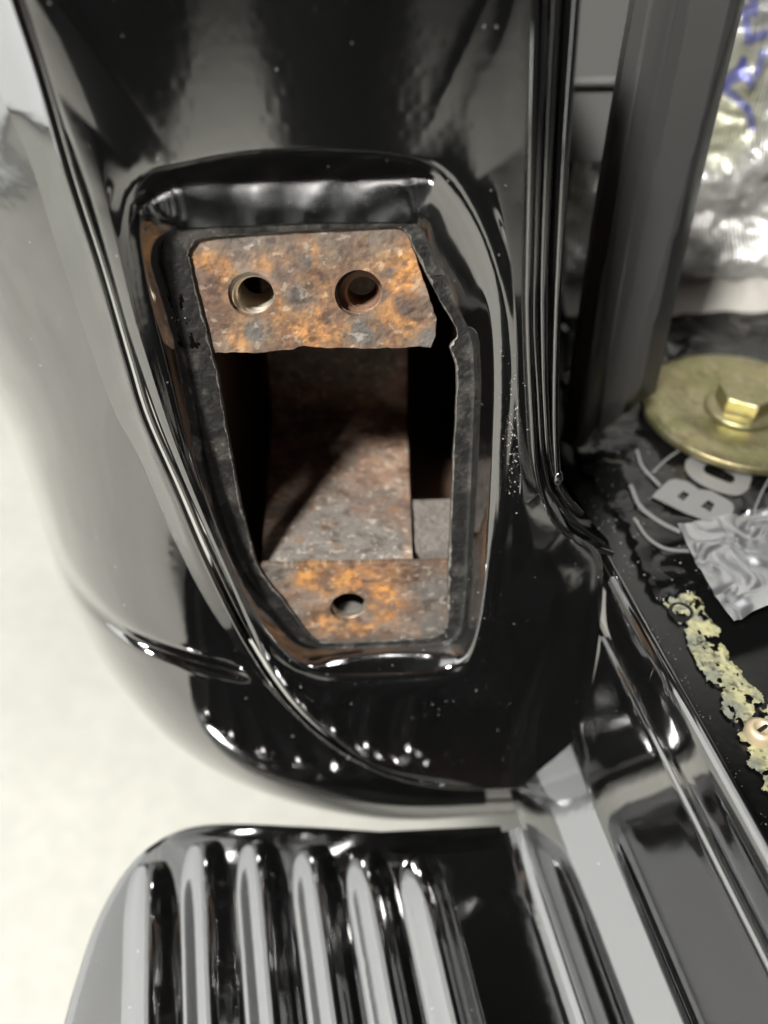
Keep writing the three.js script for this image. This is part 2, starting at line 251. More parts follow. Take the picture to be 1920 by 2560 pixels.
// inside of the pillar: ramp, back wall, side block, closed shell
const yRamp = pil(850, 1412, -14).y;
const rp = (x, y, dy = 0) => onPlane(x, y, V(0, yRamp + dy, 0), V(0, 1, 0));
const rampMat = rustMat(0, [[[1, -26], 6, 0.5], [[3, -20], 6, 0.35]], [[[12, -24], 7, 0.8], [[-12, -27], 6, 0.9], [[0, -30], 5, 0.5], [[0, -12], 16, 0.75], [[4, -24], 8, 0.5]], [-0.05, -0.05, 0.1, 0.1], 0.04, 1.22);
{
  const a = rp(652, 1416), b = rp(1032, 1409), c = rp(1016, 1035), d = rp(682, 1035);
  const rows = []; for (let i = 0; i <= 40; i++) { const L = a.clone().lerp(d, i / 40), R = b.clone().lerp(c, i / 40); rows.push(Array.from({ length: 41 }, (_, j) => { const p = L.clone().lerp(R, j / 40); p.y += 0.0012 * (fbm(p.x * 160, p.z * 160, 3, 7) - 0.5); return p; })); }
  const mid = a.clone().add(b).multiplyScalar(0.5);
  add('inner_ramp', sheet(rows, { uv: (p) => [p.x - mid.x, -(p.z - mid.z) - 0.03] }), rampMat, pillar, 'rusty brown steel ramp inside the hinge pocket');
  const up2 = [d, c].map((p) => p.clone().add(V(0, 0.09, -0.006)));
  add('inner_back_wall', sheet([[d.clone(), c.clone()], up2], { uv: (p) => [p.x, p.y - 0.5] }), rampMat, pillar);
  const bl = [rp(1034, 1262, -0.004), rp(1150, 1262, -0.004), rp(1150, 1392, -0.004), rp(1034, 1392, -0.004)];
  const w = bl[1].x - bl[0].x, dz = bl[3].z - bl[0].z; const bb = add('inner_ledge', new THREE.BoxGeometry(w, 0.004, dz), new THREE.MeshStandardMaterial({ map: tex(128, 128, (u, v) => { const f = fbm(u * 20, v * 20, 4, 171), c = 0.3 + 0.25 * f; return [c * 1.05, c, c * 0.95]; }), roughness: 0.6 }), pillar); bb.position.copy(bl[0].clone().add(bl[2]).multiplyScalar(0.5));
}
{ // closed black shell behind the face
  const l = pil(420, 700, -16), r = pil(1340, 700, -16); const zb = l.z - 0.13, y0 = pil(900, 1720, 0).y, y1 = pil(900, -350, 0).y;
  const g = mergeGeometries([new THREE.BoxGeometry(0.003, y1 - y0, 0.13).translate(l.x, (y0 + y1) / 2, l.z - 0.065), new THREE.BoxGeometry(0.003, y1 - y0, 0.13).translate(r.x, (y0 + y1) / 2, l.z - 0.065), new THREE.BoxGeometry(r.x - l.x, y1 - y0, 0.003).translate((l.x + r.x) / 2, (y0 + y1) / 2, zb), new THREE.BoxGeometry(r.x - l.x, 0.003, 0.13).translate((l.x + r.x) / 2, y0, l.z - 0.065), new THREE.BoxGeometry(r.x - l.x, 0.003, 0.13).translate((l.x + r.x) / 2, y1, l.z - 0.065)]);
  add('inner_shell', g, new THREE.MeshStandardMaterial({ color: 0x5b4636, roughness: 0.85 }), pillar);
}
// ------------------------------------------------------------------ seam bead and side flank, fender
const BEAD = [[-82, -350], [35, 0], [93, 174], [174, 451], [243, 665], [312, 900], [353, 1035], [435, 1223], [517, 1411], [623, 1617], [735, 1773], [858, 1876], [979, 1937], [1093, 1962], [1304, 1968]];
add('edge_bead', tube(BEAD.map(([x, y]) => pil(x, y, -2.2)), 0.0008, 10, 10), paintPlain, pillar);
add('edge_welt', tube(BEAD.slice(0, 12).map(([x, y]) => pil(x + 24, y, -2.4)), 0.0006, 10, 8), paintPlain, pillar);
const LINE = [[-130, -350], [-65, 0], [0, 226], [75, 405], [145, 625], [237, 900], [290, 1035], [353, 1153], [435, 1347], [517, 1505], [611, 1641], [690, 1740], [820, 1862], [950, 1932], [1090, 1968], [1300, 1975]];
function resample(pts, n) { const c = new THREE.CatmullRomCurve3(pts.map(([x, y]) => V(x, y, 0)), false, 'centripetal'); return c.getSpacedPoints(n).map((p) => [p.x, p.y]); }
{
  const a = resample(BEAD, 80), b = resample(LINE, 80), rows = [0, 0.25, 0.5, 0.75, 1].map((t) => a.map((p, i) => pil(lerp(p[0], b[i][0], t), lerp(p[1], b[i][1], t), -2.6 - 9 * t ** 0.8)));
  add('side_flank', sheet(rows), paint, pillar);
}
const fender = new THREE.Group(); fender.name = 'front_fender'; car.add(fender);
const CREASE = resample([[40, 1090], [78, 1210], [105, 1290], [150, 1405], [220, 1500], [330, 1590], [480, 1650], [600, 1678], [700, 1690]], 360);
{
  const Q = [[-560, -350], [-500, 0], [-420, 226], [-330, 450], [-180, 720], [-40, 960], [30, 1090], [78, 1230], [130, 1400], [200, 1560], [300, 1720], [420, 1850], [560, 1942], [740, 2010], [980, 2050], [1295, 2035]];
  const NA = 560, NB = 170; const a = resample(LINE, NA), b = resample(Q, NA); const rows = [];
  const dl = a.map((p) => pil(p[0], p[1], -12).sub(CAM).dot(FWD));
  for (let k = 0; k <= NB; k++) { const t = k / NB * 1.15; rows.push(a.map((p, i) => {
    const s = i / NA, q = b[i]; const w = lerp(0.075, 0.012, sstep(0.45, 1, s));
    const lin = 0.3; let tt = t <= 1 ? 1 - (1 - t) ** 1.7 : 1 - 0.02 * ((t - 1) / 0.15); let dep = dl[i] + (t <= 1 ? w * (lin * t + (1 - lin) * t ** 3) : w * (1 + (t - 1) * 8));
    const x = lerp(p[0], q[0], tt), y = lerp(p[1], q[1], tt);
    let m = 1e9, sd = 0; for (let n = 0; n < CREASE.length - 1; n++) { const c = CREASE[n], e = CREASE[n + 1], q2 = (c[0] - x) ** 2 + (c[1] - y) ** 2; if (q2 < m) { m = q2; const l = Math.hypot(e[0] - c[0], e[1] - c[1]); sd = -((e[0] - c[0]) * (c[1] - y) - (e[1] - c[1]) * (c[0] - x)) / l; } }
    dep += 0.003 * Math.exp(-m / 260) * sstep(0.02, 0.12, t) - 0.0006 * sstep(-40, 40, sd) * Math.exp(-m / 60000);
    return atDepth(x, y, dep);
  })); }
  const L0 = rows[0][0]; 
  add('fender_skin', sheet(rows, { uv: (p) => [(p.x - L0.x), p.y + p.z] }), paint, fender);
}
// ------------------------------------------------------------------ sill: a pressed profile drawn along the car
const sill = new THREE.Group(); sill.name = 'sill'; car.add(sill);
const SILLP = [[1285, 2010], [1296, 1985], [1312, 1962], [1345, 1925], [1390, 1885], [1428, 1848], [1455, 1790], [1478, 1700], [1492, 1630], [1497, 1590], [1507, 1575], [1506, 1540], [1508, 1480], [1514, 1445], [1524, 1428], [1538, 1422], [1546, 1426]];
{
  const prof = catOpen(SILLP, 5).map(([x, y]) => pil(x, y, 2)); const rows = [];
  for (let i = 0; i <= 60; i++) { const s = -0.012 + 0.42 * (i / 60); rows.push(prof.map((p) => p.clone().addScaledVector(CD, -s))); }
  add('outer_skin', sheet(rows, { uv: (p) => [p.dot(CL), p.dot(CD)] }), paint, sill);
}
// inside: flat top of the heater channel
const top7 = pil(1546, 1426, 2), yIn = top7.y - 0.012;
const inn = (x, y, dy = 0) => onPlane(x, y, V(top7.x, yIn + dy, top7.z), CN);
{
  const rows = []; const e0 = top7.clone();
  for (let i = 0; i <= 40; i++) { const b = e0.clone().addScaledVector(CD, 0.25 - 0.66 * (i / 40)); rows.push([b, b.clone().addScaledVector(CL, 0.001).addScaledVector(CN, -0.004), b.clone().addScaledVector(CL, 0.002).addScaledVector(CN, -0.012), ...Array.from({ length: 12 }, (_, k) => b.clone().addScaledVector(CL, 0.003 + 0.03 * k).addScaledVector(CN, -0.0125))]); }
  add('channel_top', sheet(rows, { uv: (p) => [p.dot(CL), p.dot(CD)] }), new THREE.MeshPhysicalMaterial({ map: dustMap, roughness: 0.22, ior: 1.5, bumpMap: peel, bumpScale: 0.00002 }), sill);
}
// ------------------------------------------------------------------ running board
const board = new THREE.Group(); board.name = 'running_board'; car.add(board);
const bo = pil(1285, 2010, 2).addScaledVector(CN, -0.004);
const bp = (x, y, d = 0) => onPlane(x, y, bo.clone().addScaledVector(CN, d), CN);
const toB = (p) => { const q = p.clone().sub(bo); return [q.dot(CL), -q.dot(CD)]; };   // across (inside +), back (+)
const fromB = (a, b, h) => bo.clone().addScaledVector(CL, a).addScaledVector(CD, -b).addScaledVector(CN, h);
{
  const O = resample([[1262, 2085], [1150, 2085], [1000, 2078], [760, 2062], [560, 2056], [480, 2064], [420, 2084], [360, 2122], [310, 2175], [265, 2245], [225, 2330], [195, 2420], [165, 2520], [140, 2620], [115, 2720]], 120);
  const out = O.map(([x, y]) => toB(bp(x, y, -0.002)));
  const last = out[out.length - 1]; for (let k = 1; k <= 12; k++) out.push([last[0] - 0.0, last[1] + 0.01 * k]);
  // rows from the rim inwards to a spine near the sill
  const sp = out.map((o, i) => { const t = i / (out.length - 1); return [toB(bp(1262, 2100))[0] - 0.0, Math.max(0.004, o[1])]; });
  const rows = []; const E = [[0.0, -0.02], [0.0, -0.006], [0.0004, -0.0022], [0.0016, -0.0006], [0.004, 0], [0.008, 0]];
  const cen = [toB(bp(900, 2560))[0], toB(bp(900, 2560))[1]];
  for (const [inn_, h] of E) rows.push(out.map((o) => { const d = Math.hypot(cen[0] - o[0], cen[1] - o[1]); return fromB(o[0] + (cen[0] - o[0]) / d * inn_, o[1] + (cen[1] - o[1]) / d * inn_, h); }));
  for (let k = 1; k <= 10; k++) rows.push(out.map((o, i) => { const d = Math.hypot(cen[0] - o[0], cen[1] - o[1]), a = [o[0] + (cen[0] - o[0]) / d * 0.008, o[1] + (cen[1] - o[1]) / d * 0.008], t = k / 10; return fromB(lerp(a[0], sp[i][0], t), lerp(a[1], Math.max(sp[i][1], a[1]), t), 0); }));
  add('tread_plate', sheet(rows, { uv: (p) => toB(p) }), paint, board);
  // inner upstand beside the sill
  const up = []; for (let i = 0; i <= 30; i++) { const b = toB(bp(1262, 2095))[1] + 0.3 * i / 30 - 0.002; const a0 = toB(bp(1262, 2100))[0]; up.push([[-0.0005, -0.0002], [0.002, 0.0001], [0.004, 0.001], [0.0053, 0.003], [0.0062, 0.0052], [0.0072, 0.006], [0.0085, 0.0052], [0.009, 0.002], [0.0095, -0.01]].map(([a, h]) => fromB(a0 + a, b, h))); }
  add('inner_upstand', sheet(up, { uv: (p) => toB(p) }), paint, board);
  // ribs
  const crest = [[378, 2215], [514, 2160], [650, 2160], [788, 2172], [922, 2184], [1055, 2196]]; const c0 = crest.map(([x, y]) => toB(bp(x, y)));
  const pitch = (c0[5][0] - c0[1][0]) / 4;
  c0.forEach(([a, b], n) => { const rows = []; const L = 0.26, H = 0.0044;
    for (let i = 0; i <= 70; i++) { const s = i < 30 ? (i / 30) ** 1.5 * 0.03 : 0.03 + (L - 0.03) * (i - 30) / 40; const e = Math.sqrt(clamp(s / 0.018) * (2 - clamp(s / 0.018))); rows.push(Array.from({ length: 25 }, (_, j) => { const q = j / 24 * 2 - 1; const prof = (0.5 + 0.5 * Math.cos(Math.PI * q)) ** 0.8; return fromB(a + q * pitch * 0.5 * (0.45 + 0.55 * e), b + s - 0.007, H * e * prof - 0.00005); })); }
    add('rib', sheet(rows, { uv: (p) => toB(p) }), paint, board); });
}
// ------------------------------------------------------------------ door flange to the right of the pillar
const flange = new THREE.Group(); flange.name = 'door_flange'; car.add(flange);
const FL = [
  [[1326, -350], [1336, 0], [1331, 300], [1320, 752], [1322, 860], [1329, 1017], [1340, 1161], [1365, 1261], [1399, 1319], [1453, 1360], [1500, 1374], [1530, 1385]],
  [[1375, -350], [1362, 0], [1353, 200], [1340, 600], [1336, 810], [1344, 960], [1356, 1139], [1372, 1215], [1412, 1279], [1453, 1319], [1507, 1360]],
  [[1405, -350], [1388, 12], [1377, 231], [1366, 463], [1358, 694], [1358, 830], [1362, 1000], [1376, 1160], [1400, 1225], [1450, 1285]],
  [[1460, -350], [1440, 0], [1423, 231], [1411, 405], [1393, 752], [1387, 981], [1388, 1093], [1394, 1190]],
];
const frad = [0.00075, 0.0006, 0.001, 0.0008], fdep = [1.2, 0.4, -0.6, 0.2];
FL.forEach((p, k) => add('seam_ridge', tube(p.map(([x, y]) => pil(x, y, fdep[k])), frad[k], 12, 10), paintPlain, flange));
{ const rows = [0, 0.3, 0.6, 1].map((t) => { const a = resample(FL[0], 60), b = resample([[1450, -350], [1440, 0], [1423, 231], [1411, 405], [1393, 752], [1390, 981], [1392, 1093], [1400, 1190], [1440, 1260], [1520, 1350]], 60); return a.map((p, i) => pil(lerp(p[0], b[i][0], t), lerp(p[1], b[i][1], t), -0.4 - 3 * Math.sin(Math.PI * Math.min(1, t * 1.2)))); }); add('flange_web', sheet(rows), paintPlain, flange); }
{ const q = pil(1394, 1196, 0.3); const d = add('sealant_drop', new THREE.SphereGeometry(0.0013, 20, 14), paintPlain, flange); d.scale.set(0.9, 1.6, 0.9); d.position.copy(q); }
// ------------------------------------------------------------------ footwell: floor, kick panel
const MO = V(top7.x, yIn + 0.0015, top7.z), planeY = (x, z) => MO.y - ((x - MO.x) * CN.x + (z - MO.z) * CN.z) / CN.y;
const mp = (x, y, dy = 0) => onPlane(x, y, MO.clone().setY(MO.y + dy), CN);
const TILT = new THREE.Quaternion().setFromUnitVectors(V(0, 1, 0), CN);
const drape = (g) => { const P = g.attributes.position; for (let i = 0; i < P.count; i++) P.setY(i, P.getY(i) + planeY(P.getX(i), P.getZ(i))); g.computeVertexNormals(); return g; };
const foot = new THREE.Group(); foot.name = 'footwell'; car.add(foot);
{ const z0 = mp(1700, 690).z - 0.02, z1 = mp(1640, 1480).z - 0.01, x0 = mp(1420, 1000).x - 0.02; const f = add('floor_pan', drape(new THREE.BoxGeometry(0.5, 0.004, z1 - z0).translate(x0 + 0.25, -0.0055, (z0 + z1) / 2)), dark, foot);
  const w = add('bulkhead', new THREE.BoxGeometry(0.6, 0.5, 0.006), dark, foot); w.position.set(x0 + 0.28, planeY(x0, z0) + 0.23, z0);
  const b = atDepth(1500, 398, mp(1500, 740).clone().sub(CAM).dot(FWD) * 0.9); const k = add('kick_panel', new THREE.BoxGeometry(0.07, 0.3, 0.004), new THREE.MeshStandardMaterial({ color: 0x5a5a58, roughness: 0.5 }), foot); k.position.set(b.x - 0.01, b.y + 0.15, b.z);
  const r = add('panel_bead', new THREE.CapsuleGeometry(0.0016, 0.07, 4, 10).rotateZ(Math.PI / 2), k.material, foot); const rr = ray(1500, 205); r.position.copy(CAM).addScaledVector(rr, (b.z + 0.003 - CAM.z) / rr.z); }
// ------------------------------------------------------------------ foil insulation on the bulkhead
const foilBump = tex(512, 512, (u, v) => { const f = fbm(u * 30, v * 30, 4, 301), l = 0.5 + 0.5 * Math.sin(u * 400 + 6 * fbm(u * 9, v * 9, 2, 33)); const c = clamp(0.7 * f + 0.25 * l); return [c, c, c]; }, false, 1 / 0.1);
const foilMat = new THREE.MeshStandardMaterial({ color: 0xd9d9d4, metalness: 0.6, roughness: 0.36, bumpMap: foilBump, bumpScale: 0.0012 });
{
  const z0 = mp(1700, 715).z; const x0 = mp(1380, 715).x, rows = [];
  for (let j = 0; j <= 240; j++) rows.push(Array.from({ length: 261 }, (_, i) => { const x = x0 + 0.35 * i / 260, yb = planeY(x0, z0), y = yb + 0.002 + 0.34 * j / 240; const low = sstep(0.13, 0.06, y - yb); const lump = Math.pow(fbm(x * 90, y * 80, 4, 310), 2) * (0.002 + 0.006 * low) + 0.0016 * Math.abs(vn(x * 260 + 3 * vn(x * 60, y * 60, 4), y * 140, 320) - 0.5) + 0.002 * Math.abs(vn(x * 120, y * 300, 321) - 0.5); const fold = 0.012 * Math.exp(-((((y - yb) - 0.012) / 0.01) ** 2)); return V(x, y, z0 + lump + fold); }));
  const c = new THREE.Group(); 
  const seg = (a, b) => [a, b].map(([x, y]) => { const p = onPlane(x, y, V(0, 0, z0 + 0.006), V(0, 0, 1)); return [(p.x - x0) / 0.35, (p.y - planeY(x0, z0)) / 0.34]; });
  const blue = [[[1874, 30], [1876, 108]], [[1894, -20], [1895, 38]], [[1868, 161], [1816, 224]], [[1860, 195], [1820, 228]], [[1823, 228], [1875, 277]], [[1875, 277], [1892, 325]], [[1894, 101], [1925, 93]], [[1866, 160], [1880, 215]], [[1920, 140], [1900, 190]], [[1816, 224], [1800, 262]]].map(([a, b]) => seg(a, b));
  const yel = [[1840, 200, 0.05], [1815, 360, 0.035], [1850, 300, 0.04]].map(([x, y, r]) => [...seg([x, y], [x, y])[0], r]);
  const fm = tex(1024, 1024, (u, v) => { let c = mix3([0.66, 0.66, 0.65], [0.84, 0.84, 0.82], fbm(u * 40, v * 40, 4, 331)); for (const [x, y, r] of yel) c = mix3(c, [0.80, 0.80, 0.66], 0.45 * sstep(r, r * 0.4, Math.hypot(u - x, v - y) + 0.02 * (fbm(u * 30, v * 30, 3, 341) - 0.5))); for (const [a, b] of blue) { const dx = b[0] - a[0], dy = b[1] - a[1], t = clamp(((u - a[0]) * dx + (v - a[1]) * dy) / (dx * dx + dy * dy + 1e-9)); const d = Math.hypot(u - a[0] - dx * t, v - a[1] - dy * t) + 0.003 * (fbm(u * 90, v * 90, 2, 351) - 0.5); c = mix3(c, [0.36, 0.37, 0.70], 0.6 * sstep(0.0048, 0.0032, d)); } return c; });
  foilMat.color.set(0xffffff); foilMat.map = fm; fm.repeat.set(1 / 0.35, 1 / 0.34); fm.offset.set(-x0 / 0.35, -planeY(x0, z0) / 0.34);
  const m = add('foil_insulation', sheet(rows, { uv: (p) => [p.x, p.y] }), foilMat, scene); tag(m, 'crumpled silver foil insulation sheet lining the footwell bulkhead', 'insulation');
}
{ const z = mp(1700, 715).z + 0.009, q = (x, y) => onPlane(x, y, V(0, 0, z), V(0, 0, 1)); const rows = []; for (let j = 0; j <= 12; j++) rows.push(Array.from({ length: 90 }, (_, i) => { const x = lerp(1395, 2020, i / 89), p = q(x, lerp(752, 628 - 14 * vn(i * 0.2, 3, 8), j / 12)); p.z += 0.003 * fbm(p.x * 80, p.y * 90, 3, 371) + 0.012 * (1 - j / 12) ** 3; return p; }));
  tag(add('tape_strip', sheet(rows, { uv: (p) => [p.x, p.y] }), new THREE.MeshStandardMaterial({ color: 0x9d9993, roughness: 0.55, bumpMap: foilBump, bumpScale: 0.0004 }), scene), 'plain grey tape band along the bottom of the foil sheet', 'tape'); }
// ------------------------------------------------------------------ black sound mat
const matBump = tex(512, 512, (u, v) => { const f = fbm(u * 8, v * 8, 5, 411); return [f, f, f]; }, false, 1 / 0.15);
const matMat = new THREE.MeshPhysicalMaterial({ color: 0x0b0b0b, roughness: 0.14, bumpMap: matBump, bumpScale: 0.002, ior: 1.45 });
const printMat = new THREE.MeshStandardMaterial({ color: 0x7c7c7b, roughness: 0.4, metalness: 0.3 });
const mat = thing('sound_mat', 'black sound deadening mat with grey BO lettering on the car floor', 'mat', mp(1650, 1200));
function local(g, o) { g.translate(-o.position.x, -o.position.y, -o.position.z); return g; }
function flat(pts, dy, thick, wave = 0) { // closed outline in pixels lying on the footwell floor
  const w = pts.map(([x, y]) => mp(x, y, dy)); const s = new THREE.Shape(w.map((p) => new THREE.Vector2(p.x, -p.z)));
  const g = new THREE.ExtrudeGeometry(s, { depth: thick, bevelEnabled: false, curveSegments: 12 }); g.rotateX(-Math.PI / 2); g.translate(0, dy, 0); drape(g);
  const P = g.attributes.position, U = g.attributes.uv; for (let i = 0; i < P.count; i++) U.setXY(i, P.getX(i), P.getZ(i)); return g; }
{
  { const L = resample([[1395, 600], [1405, 800], [1415, 1000], [1440, 1140], [1500, 1225], [1565, 1320], [1605, 1420], [1642, 1500]], 140), R2 = resample([[1990, 600], [1990, 800], [1990, 1000], [1990, 1140], [1990, 1225], [1985, 1320], [1975, 1380], [1960, 1425]], 140); const rows = [];
    for (let i = 0; i <= 140; i++) rows.push(Array.from({ length: 121 }, (_, j) => { const t = j / 120; const ex = (i > 132 ? (vn(j * 0.35, 2, 9) - 0.5) * 16 * (i - 132) / 8 : 0), el = (1 - t) ** 8 * (vn(i * 0.4, 7, 9) - 0.5) * 26; const p = mp(lerp(L[i][0], R2[i][0], t) + el, lerp(L[i][1], R2[i][1], t) + ex, 0); const w = fbm(p.x * 60 + 4 * fbm(p.x * 30, p.z * 30, 2, 5), p.z * 60, 3, 421); p.y += 0.0003 - 0.0012 * (1 - Math.abs(2 * w - 1)) ** 3 - (i === 0 || i === 140 || j === 0 || j === 120 ? 0.0016 : 0); return p; }));
    add('mat_sheet', local(sheet(rows, { uv: (p) => [p.x, p.z] }), mat), matMat, mat); }
  const B = (pts) => resample(pts, 30);
  const line = (pts, w) => { const c = B(pts), l = [], r = []; c.forEach((p, i) => { const a = c[Math.max(0, i - 1)], b = c[Math.min(c.length - 1, i + 1)], d = Math.hypot(b[0] - a[0], b[1] - a[1]); l.push([p[0] - (b[1] - a[1]) / d * w, p[1] + (b[0] - a[0]) / d * w]); r.unshift([p[0] + (b[1] - a[1]) / d * w, p[1] - (b[0] - a[0]) / d * w]); }); return [...l, ...r]; };
  for (const [pts, w] of [[[[1592, 1125], [1605, 1165], [1650, 1215]], 3.5], [[[1576, 1212], [1600, 1265], [1650, 1305], [1700, 1330]], 4.5], [[[1585, 1295], [1620, 1345], [1665, 1372], [1722, 1378]], 3.5], [[[1632, 1182], [1665, 1150], [1702, 1124]], 2.5], [[[1880, 1290], [1905, 1230], [1925, 1195]], 2.5]]) add('print_line', local(flat(line(pts, w), 0.0003, 0.00012), mat), printMat, mat);
  // letters
  const withHoles = (outer, holes) => { const to = (q) => q.map(([x, y]) => { const p = mp(x, y, 0.0004); return new THREE.Vector2(p.x, -p.z); }); const s = new THREE.Shape(to(outer)); for (const h of holes) s.holes.push(new THREE.Path(to(h))); const g = new THREE.ExtrudeGeometry(s, { depth: 0.00012, bevelEnabled: false }); g.rotateX(-Math.PI / 2); g.translate(0, 0.0003, 0); drape(g); return local(g, mat); };
  const rr = (x, y) => [1350 + x * 0.3436, 850 + y * 0.3436];
  add('letter', withHoles([[815, 1140], [850, 1100], [940, 1020], [985, 1012], [1060, 1025], [1120, 1060], [1150, 1085], [1240, 1095], [1330, 1140], [1405, 1190], [1410, 1220], [1400, 1290], [1375, 1325], [1240, 1325], [1060, 1260], [920, 1190]].map((p) => rr(...p)), [[[1045, 1098], [1088, 1122], [1045, 1170], [995, 1140]], [[1225, 1165], [1272, 1192], [1240, 1250], [1170, 1210]]].map((h) => h.map((p) => rr(...p)))), printMat, mat);
  add('letter', withHoles(catClosed([[1055, 925], [1070, 870], [1130, 848], [1250, 880], [1420, 925], [1520, 945], [1540, 1000], [1510, 1090], [1430, 1130], [1300, 1105], [1170, 1050], [1085, 985]], 4).map((p) => rr(...p)), [catClosed([[1190, 940], [1205, 910], [1240, 905], [1330, 945], [1410, 985], [1412, 1025], [1380, 1040], [1300, 1010], [1210, 970]], 4).map((p) => rr(...p))]), printMat, mat);
}
// ------------------------------------------------------------------ washer and bolt
const zincMap = tex(256, 256, (u, v) => { const f = fbm(u * 7, v * 7, 4, 501); const g = fbm(u * 5 + 3, v * 5, 3, 511); let c = mix3([0.68, 0.64, 0.48], [0.74, 0.71, 0.59], f); c = mix3(c, [0.64, 0.63, 0.46], sstep(0.42, 0.7, g)); c = mix3(c, [0.56, 0.50, 0.38], 0.5 * sstep(0.55, 0.72, fbm(u * 11, v * 11, 5, 521))); c = mix3(c, [0.86, 0.83, 0.74], 0.5 * sstep(0.62, 0.72, fbm(u * 26, v * 26, 3, 531))); return c; }, true, 1 / 0.04);
const zinc = new THREE.MeshStandardMaterial({ map: zincMap, color: 0xd2d2cc, metalness: 0.85, roughness: 0.38, bumpMap: dullBump, bumpScale: 0.00012 });
{
  const c = mp(1850, 1028, 0.003), R = Math.abs(mp(1608, 1028, 0.003).x - c.x);
  const w = thing('washer', 'large yellow zinc washer lying on the black mat', 'washer', c.clone().addScaledVector(CN, -0.0018)); w.quaternion.copy(TILT);
  const pr = [[0.16, 0.0005], [0.16, 0.003], [0.3, 0.0026], [0.52, 0.0026], [0.62, 0.0034], [0.76, 0.0044], [0.9, 0.0042], [0.985, 0.0036], [1, 0.003], [1, 0.0012], [0.98, 0.0005], [0.16, 0.0005]].map(([r, y]) => new THREE.Vector2(r * R, y));
  const flatUv = (g) => { const P = g.attributes.position, U = g.attributes.uv; for (let i = 0; i < P.count; i++) U.setXY(i, P.getX(i), P.getZ(i)); return g; };
  add('disc', flatUv(new THREE.LatheGeometry(pr, 96)), zinc, w);
  const b = thing('hex_bolt', 'yellow zinc hexagon bolt head in the middle of the washer', 'bolt', c.clone().addScaledVector(CN, 0.001)); b.quaternion.copy(TILT).multiply(new THREE.Quaternion().setFromAxisAngle(V(0, 1, 0), 0.5));
  const hr = R * 0.285, hx = new THREE.Shape(Array.from({ length: 6 }, (_, k) => new THREE.Vector2(hr * Math.cos(k * Math.PI / 3), hr * Math.sin(k * Math.PI / 3))));
  const hg = new THREE.ExtrudeGeometry(hx, { depth: 0.006, bevelEnabled: true, bevelThickness: 0.0009, bevelSize: 0.0009, bevelOffset: -0.0009, bevelSegments: 3 }); hg.rotateX(-Math.PI / 2);
  add('head', toCreasedNormals(hg, 0.5), zinc, b);
  add('collar', flatUv(new THREE.LatheGeometry([[0, -0.0002], [1.28 * hr, -0.0002], [1.3 * hr, 0.0006], [1.2 * hr, 0.0014], [0.8 * hr, 0.002]].map(([r, y]) => new THREE.Vector2(r, y)), 64)), zinc, b);
}
// ------------------------------------------------------------------ rubber strip
{
  const rub = new THREE.MeshStandardMaterial({ color: 0x444443, roughness: 0.34 });
  // section: fraction across, depth toward the viewer in mm
  const sec = catOpen([[0, -9], [0.02, -3], [0.06, 1], [0.14, 3.6], [0.24, 4.6], [0.34, 4.4], [0.44, 3.2], [0.54, 2.2], [0.6, 2.5], [0.66, 2.4], [0.8, 2.0], [0.93, 0.6], [0.985, -1.2], [1, -4]], 5);
  const T0 = [1640, -350], T1 = [1950, -350]; const B0 = [1400, 1095], B1 = [1648, 960];
  const dB = mp(1420, 1112).sub(CAM).dot(FWD), rows = [], back = [];
  for (let i = 0; i <= 60; i++) { const t = i / 60; const r = [], q = []; for (const [f, h] of sec) {
    const bot = [lerp(1400, 1640, f), f < 0.38 ? lerp(1100, 1118, Math.sin(Math.PI * Math.min(1, f / 0.36)) ) - 30 * sstep(0.24, 0.38, f) : lerp(1086, 1000, (f - 0.38) / 0.5)];
    const topx = lerp(1640, 1955, f) ; const px = lerp(topx, bot[0], t) - 12 * Math.sin(Math.PI * t), py = lerp(-350, bot[1], t); const inv = lerp(1 / (dB * 0.66), 1 / dB, t); 
    r.push(atDepth(px, py, 1 / inv - h * 0.0011)); q.push(atDepth(px, py, 1 / inv - h * 0.0011 + 0.0018)); } rows.push(r); back.push(q); }
  const nc = sec.length; const loop = rows.map((r, i) => [...r, ...back[i].slice().reverse(), r[0]]);
  const g = sheet(loop, { uv: (p) => [p.x, p.y] });
  const cap = sheet([rows[60], back[60]], { uv: (p) => [p.x, p.y] });
  const m = add('rubber_strip', toCreasedNormals(mergeGeometries([g, cap]), 0.9), rub, scene); tag(m, 'matte dark grey rubber trim strip hanging beside the hinge pillar', 'trim strip');
}
